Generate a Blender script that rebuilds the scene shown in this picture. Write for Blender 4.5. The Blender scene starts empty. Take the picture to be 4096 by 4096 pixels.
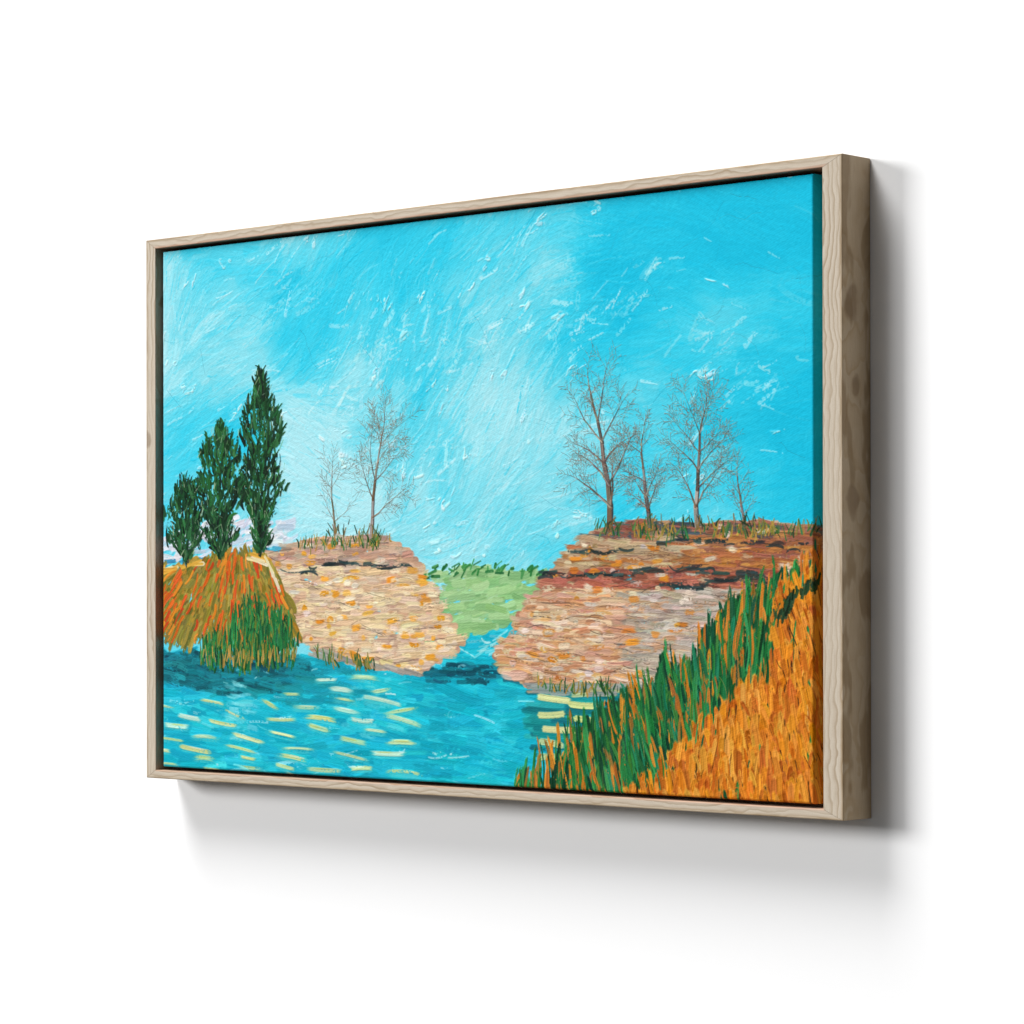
import bpy, math, numpy as np
from mathutils import Vector, Matrix

# ------------------------------------------------------------------ sizes
S = 0.66                                   # frame height in metres
W, H, D = 1.5186 * S, 1.0 * S, 0.0754 * S  # outer width, height, depth
T_L, T_R, T_T, T_B = 0.0255 * S, 0.0354 * S, 0.0175 * S, 0.0155 * S
G_L, G_R, G_T, G_B = 0.0111 * S, 0.0207 * S, 0.0063 * S, 0.0064 * S
REC = 0.008 * S                            # canvas front set back from the frame front
LEDGE_Y = 0.74 * D
CX0, CX1 = -W / 2 + T_L + G_L, W / 2 - T_R - G_R
CZ0, CZ1 = -H / 2 + T_B + G_B, H / 2 - T_T - G_T

sc = bpy.context.scene
col = sc.collection
sc.view_settings.view_transform = 'Standard'
sc.view_settings.look = 'None'
sc.view_settings.gamma = 1.0
sc.view_settings.use_curve_mapping = False
sc.view_settings.exposure = 0.0

# ------------------------------------------------------------------ camera
CAM = Vector((3.2717 * S, -3.8077 * S, -0.1633 * S))
YAW, PITCH, ROLL = math.radians(-45.574), math.radians(0.234), math.radians(-0.057)
FPX, SHX, SHY = 11913.0, -1243.0, 290.0    # on a 4096 px wide frame
fwd = Vector((math.sin(YAW) * math.cos(PITCH), math.cos(YAW) * math.cos(PITCH), math.sin(PITCH)))
rgt = fwd.cross(Vector((0, 0, 1))).normalized()
upv = rgt.cross(fwd)
rg2 = rgt * math.cos(ROLL) + upv * math.sin(ROLL)
up2 = -rgt * math.sin(ROLL) + upv * math.cos(ROLL)
cam_d = bpy.data.cameras.new('camera')
cam = bpy.data.objects.new('camera', cam_d)
col.objects.link(cam)
m = Matrix((rg2, up2, -fwd)).transposed().to_4x4()
m.translation = CAM
cam.matrix_world = m
cam_d.sensor_width = 36
cam_d.lens = 36 * FPX / 4096
cam_d.shift_x = -SHX / 4096
cam_d.shift_y = SHY / 4096
cam_d.clip_start = 0.05
cam_d.clip_end = 200
sc.camera = cam


# ------------------------------------------------------------------ node helpers
def new_mat(name):
    mt = bpy.data.materials.new(name)
    mt.use_nodes = True
    nt = mt.node_tree
    return mt, nt, nt.nodes['Principled BSDF']


def node(nt, kind, **kw):
    n = nt.nodes.new(kind)
    for k, v in kw.items():
        if k in n.inputs:
            n.inputs[k].default_value = v
        else:
            setattr(n, k, v)
    return n


def math_n(nt, op, a, b=None, c=None):
    n = nt.nodes.new('ShaderNodeMath')
    n.operation = op
    for i, v in enumerate((a, b, c)):
        if v is None:
            continue
        if isinstance(v, (int, float)):
            n.inputs[i].default_value = v
        else:
            nt.links.new(v, n.inputs[i])
    return n.outputs[0]


def lin(c):
    c = np.asarray(c, float)
    return np.where(c <= 0.04045, c / 12.92, ((c + 0.055) / 1.055) ** 2.4)


def hexc(h):
    h = h.lstrip('#')
    return np.array([int(h[i:i + 2], 16) / 255 for i in (0, 2, 4)])


def lin4(h):
    return (*[float(v) * 0.88 for v in lin(hexc(h))], 1.0)


def ramp(nt, fac, stops, interp='LINEAR'):
    r = nt.nodes.new('ShaderNodeValToRGB')
    r.color_ramp.interpolation = interp
    el = r.color_ramp.elements
    el[0].position, el[0].color = stops[0][0], stops[0][1]
    el[1].position, el[1].color = stops[-1][0], stops[-1][1]
    for p, c in stops[1:-1]:
        e = el.new(p)
        e.color = c
    nt.links.new(fac, r.inputs[0])
    return r.outputs[0]


# ------------------------------------------------------------------ pale wood (grain runs along each rail's own X)
def wood(name, seed, inw, bounce_tint, knots=(), y0=0.021, z0=0.030):
    mt, nt, bs = new_mat(name)
    L = nt.links
    tc = node(nt, 'ShaderNodeTexCoord')
    sep = node(nt, 'ShaderNodeSeparateXYZ')
    L.new(tc.outputs['Object'], sep.inputs[0])
    X, Y, Z = sep.outputs

    def noise(sx, sy, sz, scale, detail=2.0, off=0.0, rough=0.5):
        cb = node(nt, 'ShaderNodeCombineXYZ')
        L.new(math_n(nt, 'MULTIPLY_ADD', X, sx, off + seed * 3.17), cb.inputs[0])
        L.new(math_n(nt, 'MULTIPLY_ADD', Y, sy, off * 0.7 + seed), cb.inputs[1])
        L.new(math_n(nt, 'MULTIPLY_ADD', Z, sz, off * 1.3), cb.inputs[2])
        n = node(nt, 'ShaderNodeTexNoise', Scale=scale, Detail=detail, Roughness=rough)
        L.new(cb.outputs[0], n.inputs['Vector'])
        return n.outputs['Fac']

    warp = noise(0.16, 0.5, 0.5, 55, 2.0)          # slow wander along the rail
    warp2 = noise(1.0, 1.0, 1.0, 55, 1.5, 4.0)     # the small waves of the grain
    yy = math_n(nt, 'SUBTRACT', Y, y0)
    zz = math_n(nt, 'SUBTRACT', Z, z0)
    rad = math_n(nt, 'SQRT', math_n(nt, 'ADD', math_n(nt, 'MULTIPLY', math_n(nt, 'MULTIPLY', yy, yy), 0.65),
                                    math_n(nt, 'MULTIPLY', zz, zz)))
    rad = math_n(nt, 'MULTIPLY_ADD', warp, 0.020, rad)
    rad = math_n(nt, 'MULTIPLY_ADD', warp2, 0.0062, rad)
    bump_h = None
    for (kx, ky, kz, kr) in knots:                 # rings bend round each knot
        dx = math_n(nt, 'MULTIPLY', math_n(nt, 'SUBTRACT', X, kx), 0.62)
        dy = math_n(nt, 'SUBTRACT', Y, ky)
        dz = math_n(nt, 'SUBTRACT', Z, kz)
        d2 = math_n(nt, 'ADD', math_n(nt, 'MULTIPLY', dx, dx),
                    math_n(nt, 'ADD', math_n(nt, 'MULTIPLY', dy, dy), math_n(nt, 'MULTIPLY', dz, dz)))
        g = math_n(nt, 'EXPONENT', math_n(nt, 'MULTIPLY', d2, -1.0 / (2 * (kr * 1.8) ** 2)))
        rad = math_n(nt, 'MULTIPLY_ADD', g, 0.011, rad)
    ph = math_n(nt, 'FRACT', math_n(nt, 'MULTIPLY', rad, 185.0))
    base = ramp(nt, ph, [(0.0, lin4('#D0C4B2')), (0.30, lin4('#CDC0AD')), (0.60, lin4('#C2B29D')),
                         (0.84, lin4('#A8947B')), (0.93, lin4('#B5A48D')), (1.0, lin4('#D0C4B2'))], 'EASE')
    # some stretches show hardly any grain
    fade = ramp(nt, noise(0.12, 0.6, 0.6, 30, 2.0, 9.0), [(0.36, (0.30,) * 3 + (1,)), (0.62, (1, 1, 1, 1))])
    mx = node(nt, 'ShaderNodeMix', data_type='RGBA')
    L.new(fade, mx.inputs[0])
    mx.inputs[6].default_value = lin4('#CBBEAB')
    L.new(base, mx.inputs[7])
    out = mx.outputs[2]

    def darken(c, fac, colour, k):
        q = node(nt, 'ShaderNodeMix', data_type='RGBA')
        L.new(math_n(nt, 'MULTIPLY', fac, k), q.inputs[0])
        L.new(c, q.inputs[6])
        q.inputs[7].default_value = lin4(colour)
        return q.outputs[2]

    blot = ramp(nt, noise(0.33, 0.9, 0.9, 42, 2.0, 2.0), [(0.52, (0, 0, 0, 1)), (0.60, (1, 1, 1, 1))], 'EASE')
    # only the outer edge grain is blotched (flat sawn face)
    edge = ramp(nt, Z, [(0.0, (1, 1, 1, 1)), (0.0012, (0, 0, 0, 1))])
    out = darken(out, edge, '#A68758', 0.55)       # browner edge grain, with the side faces' shade partly put into its colour
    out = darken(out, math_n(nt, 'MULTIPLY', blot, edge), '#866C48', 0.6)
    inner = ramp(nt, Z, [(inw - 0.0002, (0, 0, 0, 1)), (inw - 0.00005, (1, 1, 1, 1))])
    out = darken(out, inner, '#C4682F', bounce_tint)       # inner face colour reddened to offset turquoise bounce light from the canvas
    fine = noise(0.05, 1.0, 1.0, 900, 2.0, 1.0)
    fine2 = noise(0.5, 1.0, 1.0, 1400, 1.0, 5.0)
    out = darken(out, ramp(nt, fine, [(0.45, (0, 0, 0, 1)), (0.75, (1, 1, 1, 1))]), '#94826A', 0.30)
    out = darken(out, ramp(nt, fine2, [(0.5, (0, 0, 0, 1)), (0.8, (1, 1, 1, 1))]), '#8D7B64', 0.22)
    for (kx, ky, kz, kr) in knots:
        dx = math_n(nt, 'MULTIPLY', math_n(nt, 'SUBTRACT', X, kx), 0.55)
        dy = math_n(nt, 'SUBTRACT', Y, ky)
        dz = math_n(nt, 'SUBTRACT', Z, kz)
        d = math_n(nt, 'SQRT', math_n(nt, 'ADD', math_n(nt, 'MULTIPLY', dx, dx),
                   math_n(nt, 'ADD', math_n(nt, 'MULTIPLY', dy, dy), math_n(nt, 'MULTIPLY', dz, dz))))
        d = math_n(nt, 'MULTIPLY_ADD', math_n(nt, 'SUBTRACT', warp2, 0.5), 0.016, d)
        f = ramp(nt, d, [(kr * 0.75, (1, 1, 1, 1)), (kr * 1.35, (0, 0, 0, 1))], 'EASE')
        out = darken(out, f, '#7A6349', 0.6)
    L.new(out, bs.inputs['Base Color'])
    bs.inputs['Roughness'].default_value = 0.62
    bs.inputs['Specular IOR Level'].default_value = 0.25
    bp = node(nt, 'ShaderNodeBump', Strength=0.35, Distance=0.0004)
    L.new(math_n(nt, 'ADD', math_n(nt, 'MULTIPLY', fine, -0.6), math_n(nt, 'MULTIPLY', ph, -0.35)), bp.inputs['Height'])
    L.new(bp.outputs[0], bs.inputs['Normal'])
    return mt


# ------------------------------------------------------------------ scene objects
def mesh_obj(name, verts, faces, mat, parent=None):
    me = bpy.data.meshes.new(name)
    me.from_pydata(verts, [], faces)
    me.update()
    o = bpy.data.objects.new(name, me)
    col.objects.link(o)
    if mat:
        me.materials.append(mat)
    if parent:
        o.parent = parent
    return o


# wall the picture hangs on
wm, wnt, wbs = new_mat('white_wall_paint')
wbs.inputs['Base Color'].default_value = (0.93, 0.93, 0.93, 1)
wbs.inputs['Roughness'].default_value = 0.9
wbs.inputs['Specular IOR Level'].default_value = 0.1
wn = node(wnt, 'ShaderNodeTexNoise', Scale=700.0, Detail=2.0)
wtc = node(wnt, 'ShaderNodeTexCoord')
wnt.links.new(wtc.outputs['Object'], wn.inputs['Vector'])
wb = node(wnt, 'ShaderNodeBump', Strength=0.05, Distance=0.0003)
wnt.links.new(wn.outputs['Fac'], wb.inputs['Height'])
wnt.links.new(wb.outputs[0], wbs.inputs['Normal'])
WY = D + 0.0006
a = 4.0
wall = mesh_obj('wall', [(-a, WY, -a), (a, WY, -a), (a, WY, a), (-a, WY, a),
                         (-a, WY + .1, -a), (a, WY + .1, -a), (a, WY + .1, a), (-a, WY + .1, a)],
                [(0, 1, 2, 3), (7, 6, 5, 4), (0, 4, 5, 1), (1, 5, 6, 2), (2, 6, 7, 3), (3, 7, 4, 0)], wm)
wall['kind'] = 'structure'
wall['label'] = 'plain bright white wall behind the framed canvas'

root = bpy.data.objects.new('framed_painting', None)
root.location = (0, D, -H / 2)
root.empty_display_size = 0.1
col.objects.link(root)
root['label'] = 'turquoise and orange river landscape on canvas in a pale wooden frame, hung on white wall'
root['category'] = 'painting'


def rail(length, t, r0, r1, ledge, loc, ang, mat):
    """mitred L-profile rail; X along, Y depth, Z from the outer edge inwards; r0/r1 = mitre slopes"""
    c, n = 0.0011, 4
    prof = [(0.0, D), (0.0, c)]
    prof += [(c - c * math.cos(q), c - c * math.sin(q)) for q in np.linspace(0, math.pi / 2, n + 1)[1:-1]]
    prof += [(c, 0.0), (t - c, 0.0)]
    prof += [(t - c + c * math.sin(q), c - c * math.cos(q)) for q in np.linspace(0, math.pi / 2, n + 1)[1:-1]]
    prof += [(t, c), (t, LEDGE_Y), (t + ledge, LEDGE_Y), (t + ledge, D)]
    gap = 0.0002
    ns = 2
    xs = [-1, 1]
    V, F = [], []
    for e in xs:
        for (w, y) in prof:
            x = (-length / 2 + w * r0 + gap) if e < 0 else (length / 2 - w * r1 - gap)
            V.append((x, y, w))
    k = len(prof)
    for i in range(k):
        j = (i + 1) % k
        F.append((i, j, k + j, k + i))
    F.append(tuple(range(k))[::-1])
    F.append(tuple(range(k, 2 * k)))
    o = mesh_obj('rail', V, F, mat, root)
    import bmesh
    bm = bmesh.new()
    bm.from_mesh(o.data)
    bmesh.ops.recalc_face_normals(bm, faces=bm.faces)
    bm.to_mesh(o.data)
    bm.free()
    o.location = (loc[0], -D, loc[1] + H / 2)
    o.rotation_euler = (0, ang, 0)
    return o


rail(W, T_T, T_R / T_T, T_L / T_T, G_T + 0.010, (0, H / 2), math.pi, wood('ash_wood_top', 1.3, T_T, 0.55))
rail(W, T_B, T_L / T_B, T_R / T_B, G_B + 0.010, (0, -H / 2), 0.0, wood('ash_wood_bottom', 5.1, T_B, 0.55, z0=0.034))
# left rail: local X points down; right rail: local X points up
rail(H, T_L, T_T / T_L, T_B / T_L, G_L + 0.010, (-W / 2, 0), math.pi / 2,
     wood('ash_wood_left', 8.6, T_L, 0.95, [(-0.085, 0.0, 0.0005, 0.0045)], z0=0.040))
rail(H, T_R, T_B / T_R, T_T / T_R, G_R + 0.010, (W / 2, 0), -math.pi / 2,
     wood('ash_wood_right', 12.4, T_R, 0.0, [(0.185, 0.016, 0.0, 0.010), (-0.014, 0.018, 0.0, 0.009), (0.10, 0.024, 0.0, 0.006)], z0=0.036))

# ------------------------------------------------------------------ the painted canvas
# A generic riverside meadow, painted stroke by stroke on a raster that becomes the canvas mesh.
rng = np.random.default_rng(11)
PX = 1450.0                       # raster cells per metre
MARG = 0.030                      # paint carries on round the edges by this much
CW, CH = CX1 - CX0, CZ1 - CZ0
NX = int((CW + 2 * MARG) * PX)
NY = int((CH + 2 * MARG) * PX)
img = np.zeros((NY, NX, 3), np.float32)
hgt = np.zeros((NY, NX), np.float32)


def at(px, py):
    """a point of the photograph (1932 px wide view) on the canvas, in raster cells"""
    k = 4096 / 1932
    u = (px * k - 2048 - SHX) / FPX
    v = -(py * k - 2048 - SHY) / FPX
    d = fwd + rg2 * u + up2 * v
    t = (REC - CAM.y) / d.y
    p = CAM + d * t
    return ((p.x - CX0 + MARG) * PX, (CZ1 - p.z + MARG) * PX)


def poly(*pts):
    return np.array([at(*p) for p in pts])


def inside(P, x, y):
    x = np.asarray(x); y = np.asarray(y)
    r = np.zeros(x.shape, bool)
    j = len(P) - 1
    for i in range(len(P)):
        xi, yi = P[i]; xj, yj = P[j]
        cnd = ((yi > y) != (yj > y)) & (x < (xj - xi) * (y - yi) / (yj - yi + 1e-9) + xi)
        r ^= cnd
        j = i
    return r


def sample(P, n):
    lo, hi = P.min(0), P.max(0)
    out = []
    while len(out) < n:
        c = rng.uniform(lo, hi, (n * 2, 2))
        out += list(c[inside(P, c[:, 0], c[:, 1])])
    return np.array(out[:n])


def vnoise(nx, ny, cells, seed=0, octaves=3):
    """smooth value noise, 0..1"""
    g = np.random.default_rng(seed)
    out = np.zeros((ny, nx), np.float32)
    amp, tot = 1.0, 0.0
    for o in range(octaves):
        cx = int(cells * 2 ** o) + 2
        cy = int(cells * 2 ** o * ny / nx) + 2
        t = g.random((cy + 1, cx + 1)).astype(np.float32)
        xs = np.linspace(0, cx - 1e-3, nx); ys = np.linspace(0, cy - 1e-3, ny)
        xi, yi = xs.astype(int), ys.astype(int)
        fx, fy = xs - xi, ys - yi
        fx = fx * fx * (3 - 2 * fx); fy = (fy * fy * (3 - 2 * fy))[:, None]
        A = t[yi][:, xi]; B = t[yi][:, xi + 1]; C_ = t[yi + 1][:, xi]; D_ = t[yi + 1][:, xi + 1]
        out += amp * ((A * (1 - fx) + B * fx) * (1 - fy) + (C_ * (1 - fx) + D_ * fx) * fy)
        tot += amp
        amp *= 0.5
    out /= tot
    return out


GR = vnoise(NX, NY, 500, 3, 1)       # tooth of the canvas, for dry strokes
GR2 = vnoise(NX, NY, 160, 4, 2)


def stroke(x, y, ang, ln, wd, colr, op=1.0, curve=0.0, dry=0.0, thick=1.0, streak=0.07, taper=0.0, blunt=0.12):
    """one loaded brush mark centred on x,y (cells); ang in degrees, 0 = to the right, 90 = up"""
    hl, hw = ln / 2, wd / 2
    R = hl + hw + abs(curve) + 2
    x0, x1 = max(0, int(x - R)), min(NX, int(x + R) + 1)
    y0, y1 = max(0, int(y - R)), min(NY, int(y + R) + 1)
    ca, sa = math.cos(math.radians(ang)), math.sin(math.radians(ang))
    # tighter box
    ex = abs(ca) * hl + abs(sa) * (hw + abs(curve)) + 2
    ey = abs(sa) * hl + abs(ca) * (hw + abs(curve)) + 2
    x0, x1 = max(x0, int(x - ex)), min(x1, int(x + ex) + 2)
    y0, y1 = max(y0, int(y - ey)), min(y1, int(y + ey) + 2)
    if x1 - x0 < 2 or y1 - y0 < 2:
        return
    dx = np.arange(x0, x1, dtype=np.float32)[None, :] - x
    dy = -(np.arange(y0, y1, dtype=np.float32)[:, None] - y)
    a = (dx * ca + dy * sa) / hl
    b = -dx * sa + dy * ca - curve * (a * a - 0.4)
    w = hw * (1 - taper * np.clip((a + 1) / 2, 0, 1)) if taper else hw
    b = b / w
    nb = max(4, int(wd * 0.75))
    br = rng.random(nb + 4).astype(np.float32)
    t = np.clip((b + 1) / 2, 0, 1) * nb
    ti = t.astype(int)
    tf = t - ti
    bn = br[ti] * (1 - tf) + br[ti + 1] * tf
    ends = (1 - np.abs(a)) / blunt - bn * 0.9 - b * b * min(0.9, wd / ln) * 0.75 / blunt
    ed = (1 - np.abs(b)) * max(w if np.isscalar(w) else hw, 1.0) * 0.8
    al = np.clip(ends, 0, 1) * np.clip(ed, 0, 1)
    if dry > 0:
        g = GR[y0:y1, x0:x1] * 0.6 + bn * 0.5
        al = al * np.clip((g - dry * (0.55 + 0.45 * np.clip((a + 1) / 2, 0, 1))) * 7 + 0.5, 0, 1)
    al = (al * op).astype(np.float32)
    if al.max() <= 0:
        return
    sh = 1 + streak * (bn - 0.5) * 2
    c = np.clip(colr[None, None, :] * sh[..., None] + (streak * 0.25) * (bn - 0.5)[..., None], 0, 1)
    A = al[..., None]
    img[y0:y1, x0:x1] = img[y0:y1, x0:x1] * (1 - A) + c * A
    rim = np.exp(-((np.abs(b) - 0.85) / 0.16) ** 2) * 0.5
    end = np.exp(-((a - 0.86) / 0.08) ** 2) * 0.5
    h = thick * (0.35 + 0.65 * bn + rim + end)
    k = al * min(1.0, 0.55 + 0.2 * thick)
    hgt[y0:y1, x0:x1] = hgt[y0:y1, x0:x1] * (1 - k) + (h + 0.25 * hgt[y0:y1, x0:x1]) * k


def path(pts, wd, colr, op=1.0, thick=0.6, dry=0.0):
    """a thin drawn line through raster points"""
    pts = np.asarray(pts, float)
    for p, q in zip(pts[:-1], pts[1:]):
        d = q - p
        L = np.hypot(*d)
        stroke(*(p + q) / 2, math.degrees(math.atan2(-d[1], d[0])), L + wd * 1.3, wd, colr, op,
               rng.normal(0, L * 0.02), dry, thick, 0.1, blunt=0.05)


def pick(pal, jit=0.03):
    c = pal[rng.integers(len(pal))]
    return np.clip(c + rng.normal(0, jit, 3) * 0.6 + rng.normal(0, jit), 0, 1)


def pal(*hs):
    return [hexc(h) for h in hs]


U = NX / 1932.0 * 1.55            # one photograph pixel, roughly, in cells

# ---- sky
DEEP, MID, PALE, MILK = hexc('#14BFE0'), hexc('#34CEE9'), hexc('#76DAEA'), hexc('#B0E8F0')
yy, xx = np.mgrid[0:NY, 0:NX].astype(np.float32)
xn, yn = xx / NX, yy / NY
f1 = vnoise(NX, NY, 5, 21, 3)
f2 = vnoise(NX, NY, 9, 22, 3)
# pale towards the middle and low down, deepest at the upper right
palef = 0.64 - 0.64 * xn * (1 - yn) + 0.42 * np.exp(-((xn - 0.46) / 0.34) ** 2 - ((yn - 0.47) / 0.22) ** 2) - 0.10 * yn
palef = palef + (f1 - 0.5) * 1.0 + (f2 - 0.5) * 0.6 - 0.28 * np.clip(xn - 0.62, 0, 1) * 2
palef = np.clip(palef, 0, 1)


def sky_col(v):
    stops = [(0, DEEP), (0.35, MID), (0.7, PALE), (1.0, MILK)]
    for (p, c), (q, e) in zip(stops[:-1], stops[1:]):
        if v <= q:
            k = (v - p) / (q - p)
            return c * (1 - k) + e * k
    return MILK


ks = np.array([0, 0.35, 0.7, 1.0])
for ch in range(3):
    img[..., ch] = np.interp(palef, ks, [DEEP[ch], MID[ch], PALE[ch], MILK[ch]])
angf = 38 + (vnoise(NX, NY, 5, 31, 3) - 0.5) * 170 - 30 * xn
for i in range(5200):
    x, y = rng.uniform(0, NX), rng.uniform(0, NY * 0.72)
    ix, iy = int(x), int(y)
    big = rng.random() < 0.25
    ln = rng.uniform(60, 150) if big else rng.uniform(25, 80)
    wd = rng.uniform(16, 34) if big else rng.uniform(5, 14)
    v = np.clip(palef[iy, ix] + rng.normal(0, 0.13), 0, 1)
    calm = 1 - 0.6 * float(np.clip((xn[iy, ix] - 0.6) * 4, 0, 1))
    stroke(x, y, angf[iy, ix] + rng.normal(0, 12), ln, wd, sky_col(v), rng.uniform(0.25, 0.6) * (0.5 + 0.5 * calm),
           rng.normal(0, ln * 0.06), rng.uniform(0.2, 0.75), 0.30 * calm + 0.05, 0.05)
for i in range(3000):             # fine hairs of paint left by the brush
    x, y = rng.uniform(0, NX), rng.uniform(0, NY * 0.7)
    ix, iy = int(x), int(y)
    v = np.clip(palef[iy, ix] + rng.normal(0, 0.28), 0, 1)
    ln = rng.uniform(18, 85)
    k = 1 - 0.65 * float(np.clip((xn[iy, ix] - 0.62) * 4, 0, 1))
    stroke(x, y, angf[iy, ix] + rng.normal(0, 9), ln, rng.uniform(1.6, 5), sky_col(v), rng.uniform(0.3, 0.75) * k,
           rng.normal(0, ln * 0.03), rng.uniform(0.4, 0.8), 0.6 * k, 0.05)
for i in range(300):              # dry, milky flicks
    x, y = rng.uniform(0, NX), rng.uniform(0, NY * 0.66)
    ix, iy = int(x), int(y)
    if rng.random() > 0.25 + palef[iy, ix] * 0.7:
        continue
    ln = rng.uniform(18, 60)
    stroke(x, y, angf[iy, ix] + rng.normal(0, 14), ln, rng.uniform(2.5, 9), hexc('#BDEBF2'), rng.uniform(0.25, 0.65),
           rng.normal(0, ln * 0.03), rng.uniform(0.55, 0.85), 0.7, 0.05)
for (px, py, r) in ((720, 650, 130), (655, 750, 80), (1225, 500, 34), (1350, 640, 60), (1180, 565, 40), (1420, 720, 60), (560, 560, 60),
                    (900, 640, 130), (1100, 600, 110), (800, 860, 90)):
    cx, cy = at(px, py)
    for i in range(int(r * 0.30)):
        x, y = cx + rng.normal(0, r * U * 0.45), cy + rng.normal(0, r * U * 0.22)
        stroke(x, y, rng.normal(32, 22), rng.uniform(20, 60), rng.uniform(4, 11), pick(pal('#C6EDF3', '#AEE6F0', '#D9F3F5'), 0.02),
               rng.uniform(0.2, 0.5), rng.normal(0, 2), rng.uniform(0.5, 0.85), 0.5, 0.04)
for i in range(150):              # thick broken dabs
    x, y = rng.uniform(0, NX), rng.uniform(0, NY * 0.62)
    ix, iy = int(x), int(y)
    if rng.random() > 0.15 + palef[iy, ix] * 0.6:
        continue
    for j in range(rng.integers(2, 7)):
        stroke(x + rng.normal(0, 12), y + rng.normal(0, 7), angf[iy, ix] + rng.normal(0, 18), rng.uniform(10, 34), rng.uniform(3, 9),
               pick(pal('#CFF1F4', '#DDF4F3', '#B4E8F0'), 0.02), rng.uniform(0.4, 0.85), rng.normal(0, 2), rng.uniform(0.35, 0.7), 1.6, 0.05, blunt=0.35)
for i in range(70):               # scratches and hairline creases in the paint
    x, y = rng.uniform(0, NX), rng.uniform(0, NY * 0.6)
    n = rng.integers(3, 6)
    an = rng.normal(20, 40)
    P = [(x, y)]
    for j in range(n):
        an += rng.normal(0, 22)
        P.append((P[-1][0] + 16 * math.cos(math.radians(an)), P[-1][1] - 16 * math.sin(math.radians(an))))
    path(P, rng.uniform(0.9, 1.5), pick(pal('#2E7F96', '#3B8EA3', '#1F93AE'), 0.02), rng.uniform(0.3, 0.75), -0.5)

# ---- water
WATER = poly((270, 1225), (560, 1240), (800, 1268), (862, 1190), (1010, 1165), (1010, 1290), (1300, 1300), (1600, 1500), (1600, 1600), (270, 1530))
wa = pal('#10B4CC', '#18BCD0', '#0CA9C2', '#26C4D6', '#0AA0BA', '#14B8CE')
for p in sample(WATER, 2600):
    ln = rng.uniform(35, 110)
    stroke(p[0], p[1], rng.normal(-4, 7), ln, rng.uniform(8, 20), pick(wa, 0.02), rng.uniform(0.6, 1), rng.normal(0, 3),
           rng.uniform(0, 0.5), 0.45, 0.06)
DARKW = poly((270, 1228), (420, 1235), (560, 1240), (600, 1262), (540, 1300), (430, 1310), (350, 1290), (270, 1275))
for p in sample(DARKW, 330):
    stroke(p[0], p[1], rng.normal(-4, 8), rng.uniform(30, 90), rng.uniform(6, 14), pick(pal('#0F6470', '#0C525E', '#15808C', '#0A4450', '#178E9A'), 0.02),
           rng.uniform(0.4, 0.9), rng.normal(0, 4), rng.uniform(0.1, 0.6), 0.5, 0.1)
for p in sample(poly((560, 1230), (700, 1260), (720, 1330), (520, 1330)), 70):
    stroke(p[0], p[1], rng.normal(-4, 6), rng.uniform(30, 80), rng.uniform(5, 12), pick(pal('#178E9A', '#1593A6'), 0.02), 0.6, rng.normal(0, 3), 0.4, 0.5)
for p in sample(poly((780, 1255), (1010, 1250), (1010, 1290), (800, 1285)), 70):
    stroke(p[0], p[1], rng.normal(-2, 5), rng.uniform(25, 60), rng.uniform(5, 10), pick(pal('#0B4A5A', '#0F6274', '#137F93'), 0.02), 0.75, rng.normal(0, 3), 0.3, 0.5)
# soft upright light and dark in the water
for (px, y0_, y1_, w_, cs) in ((455, 1290, 1400, 26, ('#5FD6E2', '#8BE2EA')), (820, 1290, 1480, 40, ('#0A93AC', '#0C9CB4')), (930, 1300, 1480, 60, ('#22C2D6', '#38CCDC')), (700, 1270, 1400, 60, ('#2CC4D4', '#58D2DC'))):
    for k in range(46):
        x, y = at(px + rng.normal(0, w_ * 0.5), rng.uniform(y0_, y1_))
        stroke(x, y, rng.normal(-3, 7), rng.uniform(24, 60), rng.uniform(4, 11), pick(pal(*cs), 0.02), rng.uniform(0.3, 0.65), rng.normal(0, 2), rng.uniform(0.2, 0.6), 0.6, 0.05, blunt=0.3)
DASH = poly((300, 1320), (520, 1325), (640, 1260), (770, 1300), (775, 1470), (600, 1480), (300, 1440))
grid = []
for p in sample(DASH, 1500):       # spread dashes, not on top of each other
    if all(abs(p[0] - q[0]) > 70 * U or abs(p[1] - q[1]) > 12.5 * U for q in grid):
        grid.append(p)
for p in grid:
    ln = rng.uniform(44, 86) * U
    an = rng.normal(-3, 5) if rng.random() < 0.96 else rng.normal(-16, 4)
    c = pick(pal('#D6DC90', '#DDE0A0', '#C9DFA6', '#CFE9D2', '#E2DE9A'), 0.02)
    stroke(p[0] + rng.normal(0, 4), p[1] + 3, an, ln * 1.1, rng.uniform(7, 12) * U, hexc('#4FC4C8'), 0.6, rng.normal(0, 2), 0.45, 0.6, 0.08, blunt=0.3)
    wd_ = rng.uniform(4, 8.5) * U
    stroke(p[0], p[1], an, ln, wd_, c, rng.uniform(0.7, 0.95), rng.normal(0, 2.0), rng.uniform(0.0, 0.42), 1.2, 0.08, blunt=rng.uniform(0.15, 0.5))
    stroke(p[0] + rng.normal(0, 6), p[1] - wd_ * 0.2, an, ln * 0.6, wd_ * 0.4, pick(pal('#EDEFC0', '#C3C766', '#E9EFD8'), 0.02), 0.6, 0, 0.2, 1.2, blunt=0.4)
for i in range(110):
    p = sample(WATER, 1)[0]
    stroke(p[0], p[1], rng.normal(0, 12), rng.uniform(14, 55), rng.uniform(2.5, 6), pick(pal('#9BE3EA', '#C7F0F2', '#6FD6E2'), 0.02),
           rng.uniform(0.4, 0.85), rng.normal(0, 3), rng.uniform(0.45, 0.8), 0.8, 0.06)
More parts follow.
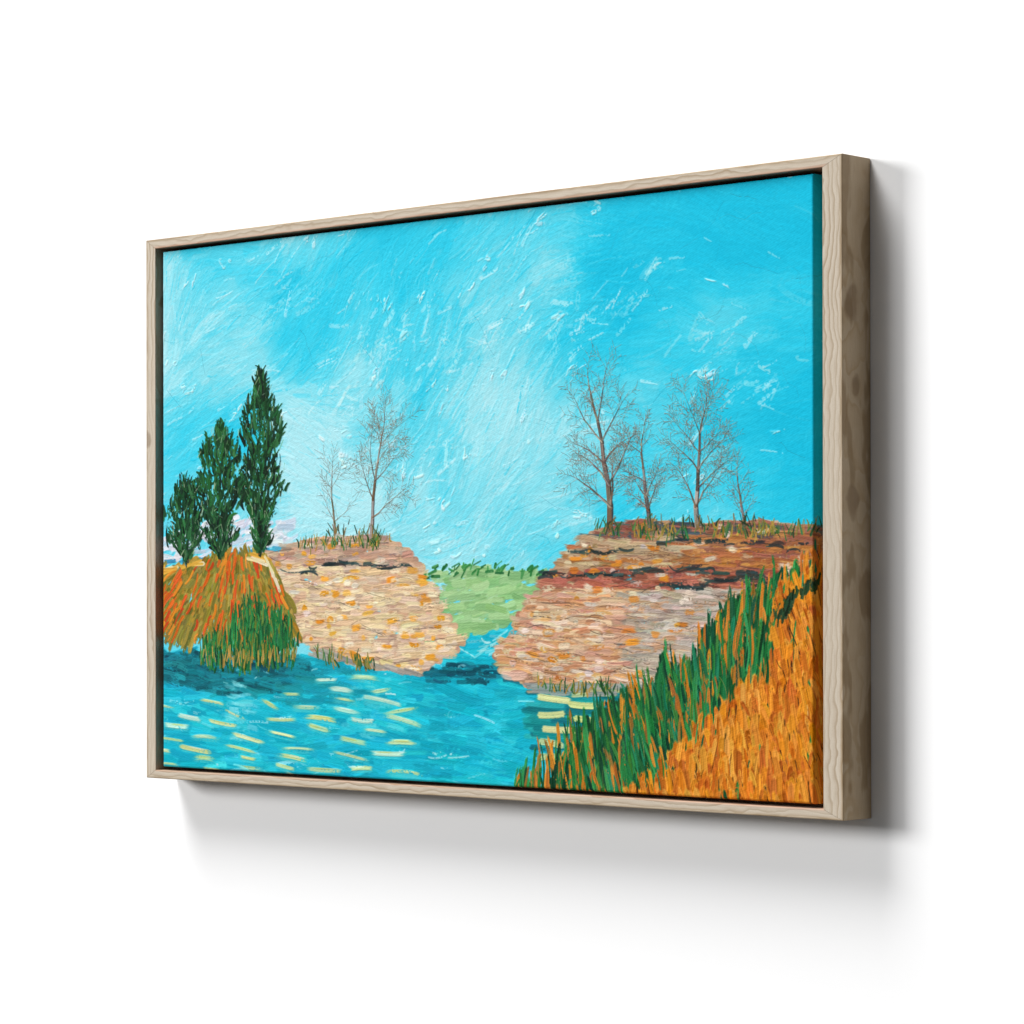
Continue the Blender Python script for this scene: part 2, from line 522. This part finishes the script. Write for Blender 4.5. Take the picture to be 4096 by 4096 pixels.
for p in sample(poly((880, 1210), (1000, 1180), (1005, 1240), (900, 1250)), 26):
    stroke(p[0], p[1], rng.normal(14, 10), rng.uniform(18, 46), rng.uniform(3, 7), pick(pal('#A8E6EC', '#7AD7E2'), 0.02), 0.7, 0, 0.35, 0.8)
for p in sample(poly((1015, 1300), (1240, 1305), (1100, 1400), (1015, 1440)), 150):
    stroke(p[0], p[1], rng.normal(-1, 3), rng.uniform(40, 90), rng.uniform(7, 12), pick(pal('#0F7F86', '#178E92', '#0B6670', '#1DA5A6'), 0.02), 0.85, 0, 0.2, 0.6)
for (px, py, l) in ((1045, 1318, 70), (1100, 1330, 60), (1040, 1348, 56), (1110, 1358, 60), (1050, 1376, 60), (1105, 1386, 46), (1040, 1402, 52), (1035, 1428, 40), (1120, 1308, 90)):
    x, y = at(px, py)
    stroke(x, y, rng.normal(-1, 3), l * U * 0.95, 10 * U, pick(pal('#CFD98A', '#D8DC98', '#BFD49A'), 0.02), 0.95, rng.normal(0, 2), 0.2, 1.2)

# ---- far shore: pale hills, then low fields left and right of the inlet
for p in sample(poly((300, 1020), (380, 985), (470, 975), (560, 985), (560, 1030), (300, 1065)), 130):
    stroke(p[0], p[1], rng.normal(12, 10), rng.uniform(20, 60), rng.uniform(6, 13), pick(pal('#DDE0EA', '#C9D3E2', '#E9E6EC', '#BFD6E6'), 0.02), 0.85, rng.normal(0, 3), 0.2, 0.6)
for p in sample(poly((290, 1062), (540, 1028), (540, 1055), (290, 1080)), 60):
    stroke(p[0], p[1], rng.normal(4, 4), rng.uniform(25, 60), rng.uniform(5, 9), pick(pal('#2E93B8', '#3FA9C8', '#247FA6'), 0.02), 0.85, 0, 0.2, 0.6)
for p in sample(poly((780, 1085), (900, 1072), (1040, 1085), (1040, 1168), (860, 1200), (790, 1215)), 260):
    stroke(p[0], p[1], rng.normal(4, 9), rng.uniform(25, 70), rng.uniform(7, 14), pick(pal('#8FC07F', '#9CC98B', '#7FB474', '#A7CF93'), 0.015), 0.9, rng.normal(0, 3), 0.15, 0.5, 0.05)
for p in sample(poly((780, 1072), (900, 1060), (1040, 1074), (1040, 1088), (900, 1080), (780, 1092)), 60):
    stroke(p[0], p[1], rng.normal(40, 25), rng.uniform(10, 24), rng.uniform(3, 7), pick(pal('#2C7A3C', '#1F6633', '#3F8F4A'), 0.02), 0.9, 0, 0.2, 0.8)

LEFT = poly((500, 1045), (560, 1022), (650, 1012), (720, 1014), (765, 1040), (805, 1092), (842, 1160), (866, 1216), (780, 1270), (690, 1255), (600, 1225), (545, 1190))
RIGHT = poly((940, 1232), (985, 1165), (1030, 1095), (1080, 1035), (1140, 996), (1200, 985), (1330, 990), (1450, 985), (1600, 1000), (1600, 1180), (1330, 1290), (1240, 1300), (1000, 1292), (950, 1262))


def ground(P, colours, ln, wd, ang):
    lo, hi = P.min(0), P.max(0)
    n = int((hi[0] - lo[0]) * (hi[1] - lo[1]) / (ln * wd) * 3.2)
    for p in sample(P, n):
        stroke(p[0], p[1], ang + rng.normal(0, 5), ln, wd, pick(colours, 0.02), 1.0, 0, 0, 0.4, 0.08)


def field(P, n, colours, ang, s=1.0):
    pts_ = sample(P, n)
    pts_ = pts_[np.argsort(pts_[:, 1])]
    for p in pts_:
        ln = rng.uniform(22, 75) * s
        c = pick(colours(p), 0.025)
        stroke(p[0], p[1], ang(p) + rng.normal(0, 5), ln, rng.uniform(6, 15) * s, c, rng.uniform(0.75, 1), rng.normal(0, 2.5),
               rng.uniform(0.05, 0.6), rng.uniform(0.5, 1.2), 0.10, blunt=0.22)


def at_y(px, py):
    return at(px, py)[1]


def colL(p):
    v = (p[1] - at_y(640, 1000)) / (at_y(640, 1250) - at_y(640, 1000))
    if v < 0.28:
        return pal('#B98D78', '#C79C86', '#A58C80', '#B5A190', '#D0AE94')
    return pal('#E0C29A', '#D8B48C', '#E8D2AC', '#E8CFA0', '#CDB193', '#D9BFA4')


def colR(p):
    v = (p[1] - at_y(1200, 985)) / (at_y(1200, 1290) - at_y(1200, 985))
    u = (p[0] - at(1010, 1100)[0]) / (at(1550, 1100)[0] - at(1010, 1100)[0])
    if v < 0.10:
        return pal('#7A4638', '#8F5546', '#4E5A5C', '#3E5058', '#9A6350')
    if v < 0.30:
        return pal('#B79A7A', '#A98560', '#C9B08C', '#A8693C') if u < 0.55 else pal('#A9683C', '#B5743E', '#8F5A42', '#9B5B48', '#C98A4A')
    if v < 0.42:
        return pal('#A8614C', '#B86E56', '#9C5744', '#8A4E40')
    if u > 0.35:
        return pal('#B9AFA2', '#A89C8E', '#C6B49E', '#C9B7A4', '#9D8F82', '#C9A27C')
    return pal('#CFA98C', '#C99880', '#DDBE98', '#D9A870', '#C28A62', '#E3CDB0')


ground(LEFT, pal('#C9A282', '#D2AE8C', '#BC9880'), 40, 14, 0)
ground(RIGHT, pal('#B08A6C', '#A87F66', '#BFA083'), 40, 14, 0)
field(LEFT, 560, colL, lambda p: 1.5, 0.95)
field(RIGHT, 1500, colR, lambda p: -2.0, 1.0)
# ochre and pale touches over the fields, with thin dark breaks between
for P, n, cs in ((LEFT, 75, ('#E59C2A', '#E8A83C', '#DB8C1E')), (RIGHT, 60, ('#E2952A', '#DD8A22', '#CF7A2A')),
                 (LEFT, 40, ('#F0E2C0', '#EADBC8')), (RIGHT, 80, ('#EFDDBE', '#E6D6C6', '#D7CCC0'))):
    for p in sample(P, n):
        if cs[0] == '#E2952A' and p[0] > at(1330, 1100)[0]:
            continue
        stroke(p[0], p[1], rng.normal(0, 6), rng.uniform(14, 42), rng.uniform(6, 14), pick(pal(*cs), 0.03), rng.uniform(0.55, 0.95), rng.normal(0, 2), rng.uniform(0.1, 0.6), 1.1, 0.09, blunt=0.35, taper=rng.uniform(0, 0.4))
for P, n in ((LEFT, 110), (RIGHT, 330)):
    for p in sample(P, n):
        ln = rng.uniform(14, 70)
        stroke(p[0], p[1], rng.normal(-1, 6), ln, rng.uniform(1.1, 2.6), pick(pal('#4A3A30', '#5E4A3C', '#2E2A2A', '#6E5240'), 0.02), rng.uniform(0.4, 0.9), rng.normal(0, 3), rng.uniform(0.2, 0.6), 0.2)
# hedge lines and shade strokes that follow the rolling ground
for (a_, b_, n) in (((1050, 1035), (1550, 1020), 30), ((1015, 1078), (1540, 1082), 60), ((1250, 1100), (1520, 1100), 40), ((520, 1075), (770, 1062), 24)):
    A_, B_ = np.array(at(*a_)), np.array(at(*b_))
    for k in rng.random(n):
        p = A_ * (1 - k) + B_ * k + (0, 6 * math.sin(k * 9) + rng.normal(0, 2.5))
        stroke(p[0], p[1], rng.normal(0, 6), rng.uniform(16, 50), rng.uniform(3, 7), pick(pal('#24363A', '#2F4A4A', '#3A3632', '#1E2C30'), 0.02), 0.8, rng.normal(0, 3), rng.uniform(0.2, 0.6), 0.8)
for p in sample(poly((1010, 1288), (1240, 1292), (1230, 1308), (1010, 1310)), 40):
    stroke(p[0], p[1], rng.normal(0, 2), rng.uniform(30, 70), rng.uniform(5, 9), pick(pal('#9AA09A', '#8C9690', '#A9A27E'), 0.02), 0.9, 0, 0.2, 0.8)
for p in sample(poly((600, 1222), (690, 1250), (782, 1264), (780, 1276), (600, 1240)), 36):
    stroke(p[0], p[1], rng.normal(-12, 3), rng.uniform(25, 60), rng.uniform(4, 8), pick(pal('#A9A296', '#B7AE9E', '#8F9088'), 0.02), 0.9, 0, 0.2, 0.8)

for (a_, b_, n) in (((560, 1022), (730, 1016), 40), ((1140, 1000), (1540, 994), 70),
                    ((600, 1232), (700, 1252), 26), ((1010, 1292), (1160, 1298), 24)):
    A_, B_ = np.array(at(*a_)), np.array(at(*b_))
    for k in rng.random(n):
        p = A_ * (1 - k) + B_ * k + rng.normal(0, 4, 2)
        for j in range(2):
            stroke(p[0] + rng.normal(0, 6), p[1], rng.normal(90, 20), rng.uniform(12, 30), rng.uniform(2.5, 6), pick(pal('#4E7A3C', '#2F6A3A', '#8A7A34', '#B08A3C', '#234A2C'), 0.03), 0.92, rng.normal(0, 2), 0.25, 1.0, 0.1, taper=0.5)

# ---- left bank of ochre grass
BANK = poly((285, 1085), (330, 1068), (410, 1052), (480, 1050), (520, 1075), (545, 1130), (560, 1190), (470, 1232), (385, 1205), (285, 1200))
cx, cy = at(455, 930)
pts_ = sample(BANK, 900)
pts_ = pts_[np.argsort(pts_[:, 1])]
for p in pts_:
    an = math.degrees(math.atan2(-(p[1] - cy), p[0] - cx))
    stroke(p[0], p[1], an + rng.normal(0, 8), rng.uniform(26, 70), rng.uniform(5, 11), pick(pal('#938534', '#8A7A2A', '#A08C3C', '#7C7430', '#B0842E', '#6E6E30'), 0.025),
           0.95, rng.normal(0, 4), rng.uniform(0, 0.4), 0.8, 0.1)
for p in sample(BANK, 150):
    an = math.degrees(math.atan2(-(p[1] - cy), p[0] - cx))
    stroke(p[0], p[1], an + rng.normal(0, 6), rng.uniform(20, 46), rng.uniform(5, 9), pick(pal('#DD5A22', '#D9641F', '#C9481E', '#E08A2A'), 0.02), 0.95, rng.normal(0, 3), rng.uniform(0, 0.35), 1.1, 0.08, taper=0.35)
for a_, b_ in (((300, 1078), (335, 1068)), ((335, 1068), (400, 1056)), ((470, 1046), (505, 1060)), ((505, 1060), (528, 1110))):
    A_, B_ = np.array(at(*a_)), np.array(at(*b_))
    for k in range(5):
        p = A_ + (B_ - A_) * rng.random() + rng.normal(0, 2.5, 2)
        d = B_ - A_
        stroke(p[0], p[1], math.degrees(math.atan2(-d[1], d[0])) + rng.normal(0, 5), rng.uniform(28, 55), rng.uniform(5, 9), pick(pal('#EDE3BE', '#E6D6A0', '#D9A63E'), 0.02), 0.95, 0, 0.15, 1.0)
REED = poly((375, 1215), (420, 1190), (450, 1150), (475, 1120), (500, 1150), (540, 1165), (565, 1200), (560, 1238), (470, 1252), (380, 1245))
pts_ = sample(REED, 420)
pts_ = pts_[np.argsort(pts_[:, 1])]
for p in pts_:
    stroke(p[0], p[1], rng.normal(90, 7), rng.uniform(20, 54), rng.uniform(3.5, 8), pick(pal('#1C6B38', '#237A40', '#174F2A', '#2E8A48', '#6E7A2E', '#1B5A34'), 0.02), 0.95, rng.normal(0, 3), rng.uniform(0, 0.4), 1.0, 0.12, taper=0.45)
for p in sample(poly((380, 1225), (470, 1230), (560, 1215), (560, 1240), (470, 1252), (385, 1246)), 80):
    stroke(p[0], p[1], rng.normal(90, 8), rng.uniform(12, 28), rng.uniform(2.5, 5), pick(pal('#A8883C', '#C09A4A', '#0F3A24'), 0.02), 0.9, 0, 0.2, 0.9, 0.1, taper=0.4)


# ---- a loose grove on the left bank, round bushy crowns of different sizes
def crown(px, top, bot, half, n, seed):
    for k in range(n):
        v = rng.random()
        wv = half * (math.sin(math.pi * min(1, 0.03 + v * 0.93)) ** 0.8)
        lob = 0.80 + 0.28 * math.sin(v * 17 + seed) + 0.12 * math.sin(v * 41 + seed * 2)
        u = rng.uniform(-1, 1)
        x, y = at(px + u * wv * lob, top + v * (bot - top))
        an = 90 - u * 48 * (0.25 + 0.75 * v) + rng.normal(0, 14)
        c = pick(pal('#1B4A28', '#163C22', '#235A30', '#11301C', '#2A6636', '#0F2418'), 0.02)
        stroke(x, y, an, rng.uniform(16, 40), rng.uniform(5, 11), c, 0.95, rng.normal(0, 4), rng.uniform(0.1, 0.6), 1.1, 0.14, taper=0.5)
    for k in range(n // 5):
        v = rng.random()
        wv = half * (math.sin(math.pi * min(1, 0.03 + v * 0.93)) ** 0.8)
        x, y = at(px + rng.uniform(-1, 1) * wv, top + v * (bot - top))
        c = pick(pal('#7FA27A', '#B9C8A8', '#4F8A54', '#0A1610'), 0.02)
        stroke(x, y, rng.normal(80, 30), rng.uniform(8, 22), rng.uniform(1.2, 3), c, 0.8, 0, 0.45, 0.8)


def trunk(px, y0_, y1_, wd, cs):
    for k in range(7):
        x, y = at(px + rng.normal(0, wd * 0.2), (y0_ + y1_) / 2 + rng.normal(0, 4))
        L_ = abs(at_y(px, y1_) - at_y(px, y0_))
        stroke(x, y, rng.normal(90, 2), L_ * rng.uniform(0.5, 1.0), rng.uniform(3, 6), pick(pal(*cs), 0.02), 0.95, 0, 0.2, 1.0)


for args in ((350, 905, 1050, 44, 260, 1.0), (492, 700, 1032, 47, 620, 3.0), (415, 800, 1040, 52, 520, 5.0)):
    trunk(args[0], args[2] - 25, args[2] + 16, 10, ('#2F5A66', '#24404A', '#4F7A80', '#3A3A34'))
    crown(*args)


# ---- bare trees on the far fields
def limb(x, y, an, ln, wd, cs, lvl):
    n = 5
    P = [(x, y)]
    for k in range(n):
        an += rng.normal(0, 6)
        P.append((P[-1][0] + ln / n * math.cos(math.radians(an)), P[-1][1] - ln / n * math.sin(math.radians(an))))
    for k in range(n):
        w = max(1.1, wd * (1 - 0.6 * k / n))
        path([P[k], P[k + 1]], w, pick(cs, 0.03), 0.95, 1.0, 0.1)
        if wd > 3:
            path([(P[k][0] + w * 0.36, P[k][1]), (P[k + 1][0] + w * 0.34, P[k + 1][1])], max(1.1, w * 0.34), pick(pal('#26221F', '#2E3A44'), 0.02), 0.85, 0.4, 0.25)
    if lvl > 0 and wd > 2.2:
        limb(*P[-1], an, ln * 0.42, wd * 0.42, cs, lvl - 1)
    if lvl > 0:
        for k in range(1, n + 1):
            for sg in (-1, 1):
                if rng.random() < 0.78:
                    limb(*P[k], an + sg * rng.uniform(24, 52), ln * rng.uniform(0.32, 0.52), wd * 0.46 * (1 - 0.08 * k), cs, lvl - 1)


bark = pal('#8E8478', '#6E6258', '#A1968A', '#7A5C48', '#57504A', '#7E6A5C')
feet = []
for (px, b, t, w) in ((632, 1006, 880, 6), (700, 1010, 810, 9), (1150, 996, 755, 13), (1225, 990, 830, 9), (1315, 990, 790, 10), (1405, 990, 880, 6)):
    x, y = at(px, b)
    limb(x, y, 90 + rng.normal(0, 3), (y - at(px, t)[1]) * 0.86, w, bark, 3 if w > 8 else 2)
    feet.append((x, y))
for x, y in feet:
    for k in range(16):
        stroke(x + rng.normal(0, 14), y - abs(rng.normal(0, 7)), rng.normal(90, 26), rng.uniform(10, 26), rng.uniform(2.5, 5), pick(pal('#5A6A3A', '#3E5A34', '#8A6A3A', '#2C3A2A'), 0.02), 0.9, 0, 0.2, 0.9, taper=0.5)

# ---- right bank: orange grass with green blades in front of the water
GREEN = poly((970, 1490), (1040, 1420), (1110, 1370), (1190, 1310), (1235, 1300), (1245, 1250), (1290, 1270), (1340, 1190), (1390, 1140), (1450, 1110), (1500, 1085), (1600, 1060), (1600, 1600), (960, 1600))
ORANGE = poly((1225, 1500), (1290, 1440), (1330, 1385), (1400, 1330), (1455, 1290), (1470, 1160), (1500, 1120), (1530, 1095), (1600, 1085), (1600, 1600), (1150, 1600), (1190, 1520))
gpal = pal('#1E7038', '#267E42', '#17582E', '#2F8A4A', '#145030', '#1F7A56', '#3A7A34', '#12402A')
opal = pal('#C87A26', '#B86E24', '#D98A2C', '#A8662A', '#8E6A30')
fpal = pal('#DC8722', '#D67C1E', '#E3922C', '#CC7420', '#C46A22', '#E09A3A', '#D98A30', '#B8601C')
ground(GREEN[2:], pal('#145030', '#17582E', '#12402A'), 50, 10, 92)
ground(ORANGE, pal('#B8641C', '#C87020', '#A8581A'), 50, 12, 92)
gp, op_ = sample(GREEN, 1900), sample(ORANGE, 1500)
gp = gp[~(inside(ORANGE, gp[:, 0], gp[:, 1]) & (rng.random(len(gp)) < 0.93))]
allp = [(p[1] + rng.normal(0, 12), p[0], p[1], 0) for p in gp] + [(p[1] + rng.normal(0, 12), p[0], p[1], 1) for p in op_]
allp.sort()
for _, x, y, kind in allp:
    if kind == 0:
        c = pick(gpal, 0.02) if rng.random() < 0.74 else pick(opal, 0.02)
        tilt = 94 + 8 * math.sin(x * 0.013) + rng.normal(0, 6)
        stroke(x, y, tilt, rng.uniform(40, 110), rng.uniform(5, 13), c, 0.97, rng.normal(0, 4), rng.uniform(0, 0.4), 1.2, 0.14, taper=0.55)
        if rng.random() < 0.14:
            stroke(x, y, rng.normal(92, 8), rng.uniform(20, 60), rng.uniform(1.2, 2.6), pick(pal('#0F2A1A', '#C9B070', '#0C3322', '#A08A4A'), 0.02), 0.85, rng.normal(0, 3), 0.35, 0.8)
    else:
        c = pick(fpal, 0.028)
        tilt = 97 - 7 * math.sin(x * 0.011 + 1) + rng.normal(0, 8)
        L_, w_ = rng.uniform(45, 115), rng.uniform(8, 18)
        off = w_ * 0.5
        if rng.random() < 0.42:     # ground showing through beside the blade
            stroke(x + off, y + rng.normal(0, 8), tilt + rng.normal(0, 4), L_ * rng.uniform(0.4, 0.9), rng.uniform(1.8, 4.2),
                   pick(pal('#3A2210', '#54300F', '#2A1A0E', '#6E3E14', '#3E3A1A'), 0.02), 0.9, rng.normal(0, 3), 0.25, 0.1)
        stroke(x, y, tilt, L_, w_, c, 0.97, rng.normal(0, 4), rng.uniform(0, 0.3), 1.5, 0.12, taper=0.35, blunt=0.1)
        if rng.random() < 0.22:
            stroke(x + rng.normal(0, 6), y + rng.normal(0, 10), tilt + rng.normal(0, 14), rng.uniform(12, 40), rng.uniform(1.2, 2.8),
                   pick(pal('#3A2210', '#54300F', '#2A1A0E'), 0.02), 0.9, rng.normal(0, 3), 0.3, 0.1)
        if rng.random() < 0.10:
            stroke(x - off * 0.8, y, tilt, L_ * 0.5, rng.uniform(1.4, 2.8), pick(pal('#F2C98A', '#EBB870', '#F0B24A'), 0.02), 0.85, rng.normal(0, 3), 0.4, 1.6)
for p in sample(poly((1455, 1160), (1500, 1110), (1550, 1085), (1550, 1100), (1500, 1130), (1470, 1180)), 50):
    stroke(p[0], p[1], rng.normal(80, 20), rng.uniform(12, 30), rng.uniform(4, 8), pick(pal('#1E3A24', '#27482C', '#14281A'), 0.02), 0.9, 0, 0.3, 1.0)

# fibres and small tooth everywhere
hgt += (GR - 0.5) * 0.22 + (GR2 - 0.5) * 0.15
img = np.clip(img * (1 + (GR - 0.5)[..., None] * 0.035), 0, 1)

# the wrap: only the right edge carries the picture on, the other edges are coloured dark to cut their bounce light on the rails
mk = int((MARG + 0.001) * 1) + int(MARG * PX)
side = np.zeros((NY, NX), bool)
side[:mk - 5] = True; side[NY - mk + 5:] = True; side[:, :mk - 5] = True
img[side] = hexc('#40352A')

# ---- raster -> canvas mesh, folded round rounded edges
RAD = 0.0024
HS = 0.00055                       # relief of the paint
sx = (np.arange(NX) + 0.5) / PX - MARG
sz = CH + MARG - (np.arange(NY) + 0.5) / PX


def fold(s, L):
    e = np.maximum(np.maximum(RAD - s, s - (L - RAD)), 0)
    sgn = np.where(s < L / 2, -1, 1)
    q = np.minimum(e / RAD, math.pi / 2)
    inner = np.clip(s, RAD, L - RAD)
    return inner + sgn * RAD * np.sin(q), e


fx, exx = fold(sx, CW)
fz, ezz = fold(sz, CH)
E_ = np.maximum(exx[None, :], ezz[:, None])
q = np.minimum(E_ / RAD, math.pi / 2)
depth = RAD * (1 - np.cos(q)) + np.maximum(E_ - RAD * math.pi / 2, 0)
flat = np.cos(q)
XX = np.broadcast_to(fx[None, :], (NY, NX)) + CX0
ZZ = np.broadcast_to(fz[:, None], (NY, NX)) + CZ0
hc = np.clip(hgt, -0.4, 2.4)
YY = REC + depth - hc * HS * flat
keep_depth = LEDGE_Y - REC - 0.001
co = np.stack([XX, YY - D, ZZ + H / 2], -1).reshape(-1, 3).astype(np.float32)
idx = np.arange(NX * NY).reshape(NY, NX)
quads = np.stack([idx[:-1, :-1], idx[1:, :-1], idx[1:, 1:], idx[:-1, 1:]], -1)
ok = (np.maximum.reduce([depth[:-1, :-1], depth[1:, 1:], depth[1:, :-1], depth[:-1, 1:]]) < keep_depth)
both = (np.minimum(exx[:-1], exx[1:])[None, :] > RAD * 1.6) & (np.minimum(ezz[:-1], ezz[1:])[:, None] > RAD * 1.6)
quads = quads[ok & ~both].reshape(-1, 4)
used = np.zeros(NX * NY, bool)
used[quads.ravel()] = True
remap = np.cumsum(used) - 1
quads = remap[quads].astype(np.int32)
co = co[used]
colr = np.ones((len(co), 4), np.float32)
colr[:, :3] = lin(img.reshape(-1, 3)[used]) * 0.86   # pigment reflectance
me = bpy.data.meshes.new('canvas')
me.vertices.add(len(co))
me.vertices.foreach_set('co', co.ravel())
me.loops.add(len(quads) * 4)
me.loops.foreach_set('vertex_index', quads.ravel())
me.polygons.add(len(quads))
me.polygons.foreach_set('loop_start', np.arange(0, len(quads) * 4, 4, dtype=np.int32))
me.polygons.foreach_set('use_smooth', np.ones(len(quads), bool))
at_ = me.attributes.new('paint', 'FLOAT_COLOR', 'POINT')
at_.data.foreach_set('color', colr.ravel())
me.update(calc_edges=True)
me.validate()
canvas = bpy.data.objects.new('canvas', me)
col.objects.link(canvas)
canvas.parent = root

pm, pnt, pbs = new_mat('oil_paint')
av = node(pnt, 'ShaderNodeAttribute', attribute_name='paint')
pnt.links.new(av.outputs['Color'], pbs.inputs['Base Color'])
pbs.inputs['Roughness'].default_value = 0.55
pbs.inputs['Specular IOR Level'].default_value = 0.03
ptc = node(pnt, 'ShaderNodeTexCoord')
psep = node(pnt, 'ShaderNodeSeparateXYZ')
pnt.links.new(ptc.outputs['Object'], psep.inputs[0])
TH = 2 * math.pi / 0.0027          # canvas weave
wob = node(pnt, 'ShaderNodeTexNoise', Scale=90.0, Detail=2.0)
pnt.links.new(ptc.outputs['Object'], wob.inputs['Vector'])
wx = math_n(pnt, 'SINE', math_n(pnt, 'ADD', math_n(pnt, 'MULTIPLY', math_n(pnt, 'ADD', psep.outputs[0], math_n(pnt, 'MULTIPLY', psep.outputs[2], 0.45)), TH), math_n(pnt, 'MULTIPLY', wob.outputs[0], 16.0)))
wz = math_n(pnt, 'SINE', math_n(pnt, 'ADD', math_n(pnt, 'MULTIPLY', math_n(pnt, 'SUBTRACT', psep.outputs[2], math_n(pnt, 'MULTIPLY', psep.outputs[0], 0.4)), TH * 1.1), math_n(pnt, 'MULTIPLY', wob.outputs[0], -14.0)))
pb = node(pnt, 'ShaderNodeBump', Strength=0.16, Distance=0.00022)
pnt.links.new(math_n(pnt, 'MULTIPLY', math_n(pnt, 'ADD', wx, wz), 0.5), pb.inputs['Height'])
pnt.links.new(pb.outputs[0], pbs.inputs['Normal'])
me.materials.append(pm)

# ------------------------------------------------------------------ light
world = bpy.data.worlds.new('World')
sc.world = world
world.use_nodes = True
bg = world.node_tree.nodes['Background']
bg.inputs[0].default_value = (1.0, 1.0, 1.0, 1)
bg.inputs[1].default_value = 0.125


def lamp(name, loc, target, sx_, sy_, power):
    l = bpy.data.lights.new(name, 'AREA')
    l.shape = 'RECTANGLE'
    l.size, l.size_y = sx_, sy_
    l.energy = power
    o = bpy.data.objects.new(name, l)
    col.objects.link(o)
    o.location = loc
    d = Vector(target) - Vector(loc)
    o.rotation_euler = d.to_track_quat('-Z', 'Y').to_euler()
    return o


Q = 14.0                            # distance of the lamps from the wall
lamp('softbox_side', (-1.0 * Q, -Q, 0.30 * Q), (0, 0, 0), 0.5 * Q, 0.35 * Q, 3250)
lamp('softbox_corner', (-0.55 * Q, -0.75 * Q, 1.6 * Q), (0, 0, 0), 0.7 * Q, 0.95 * Q, 8950)
sc.cycles.max_bounces = 8
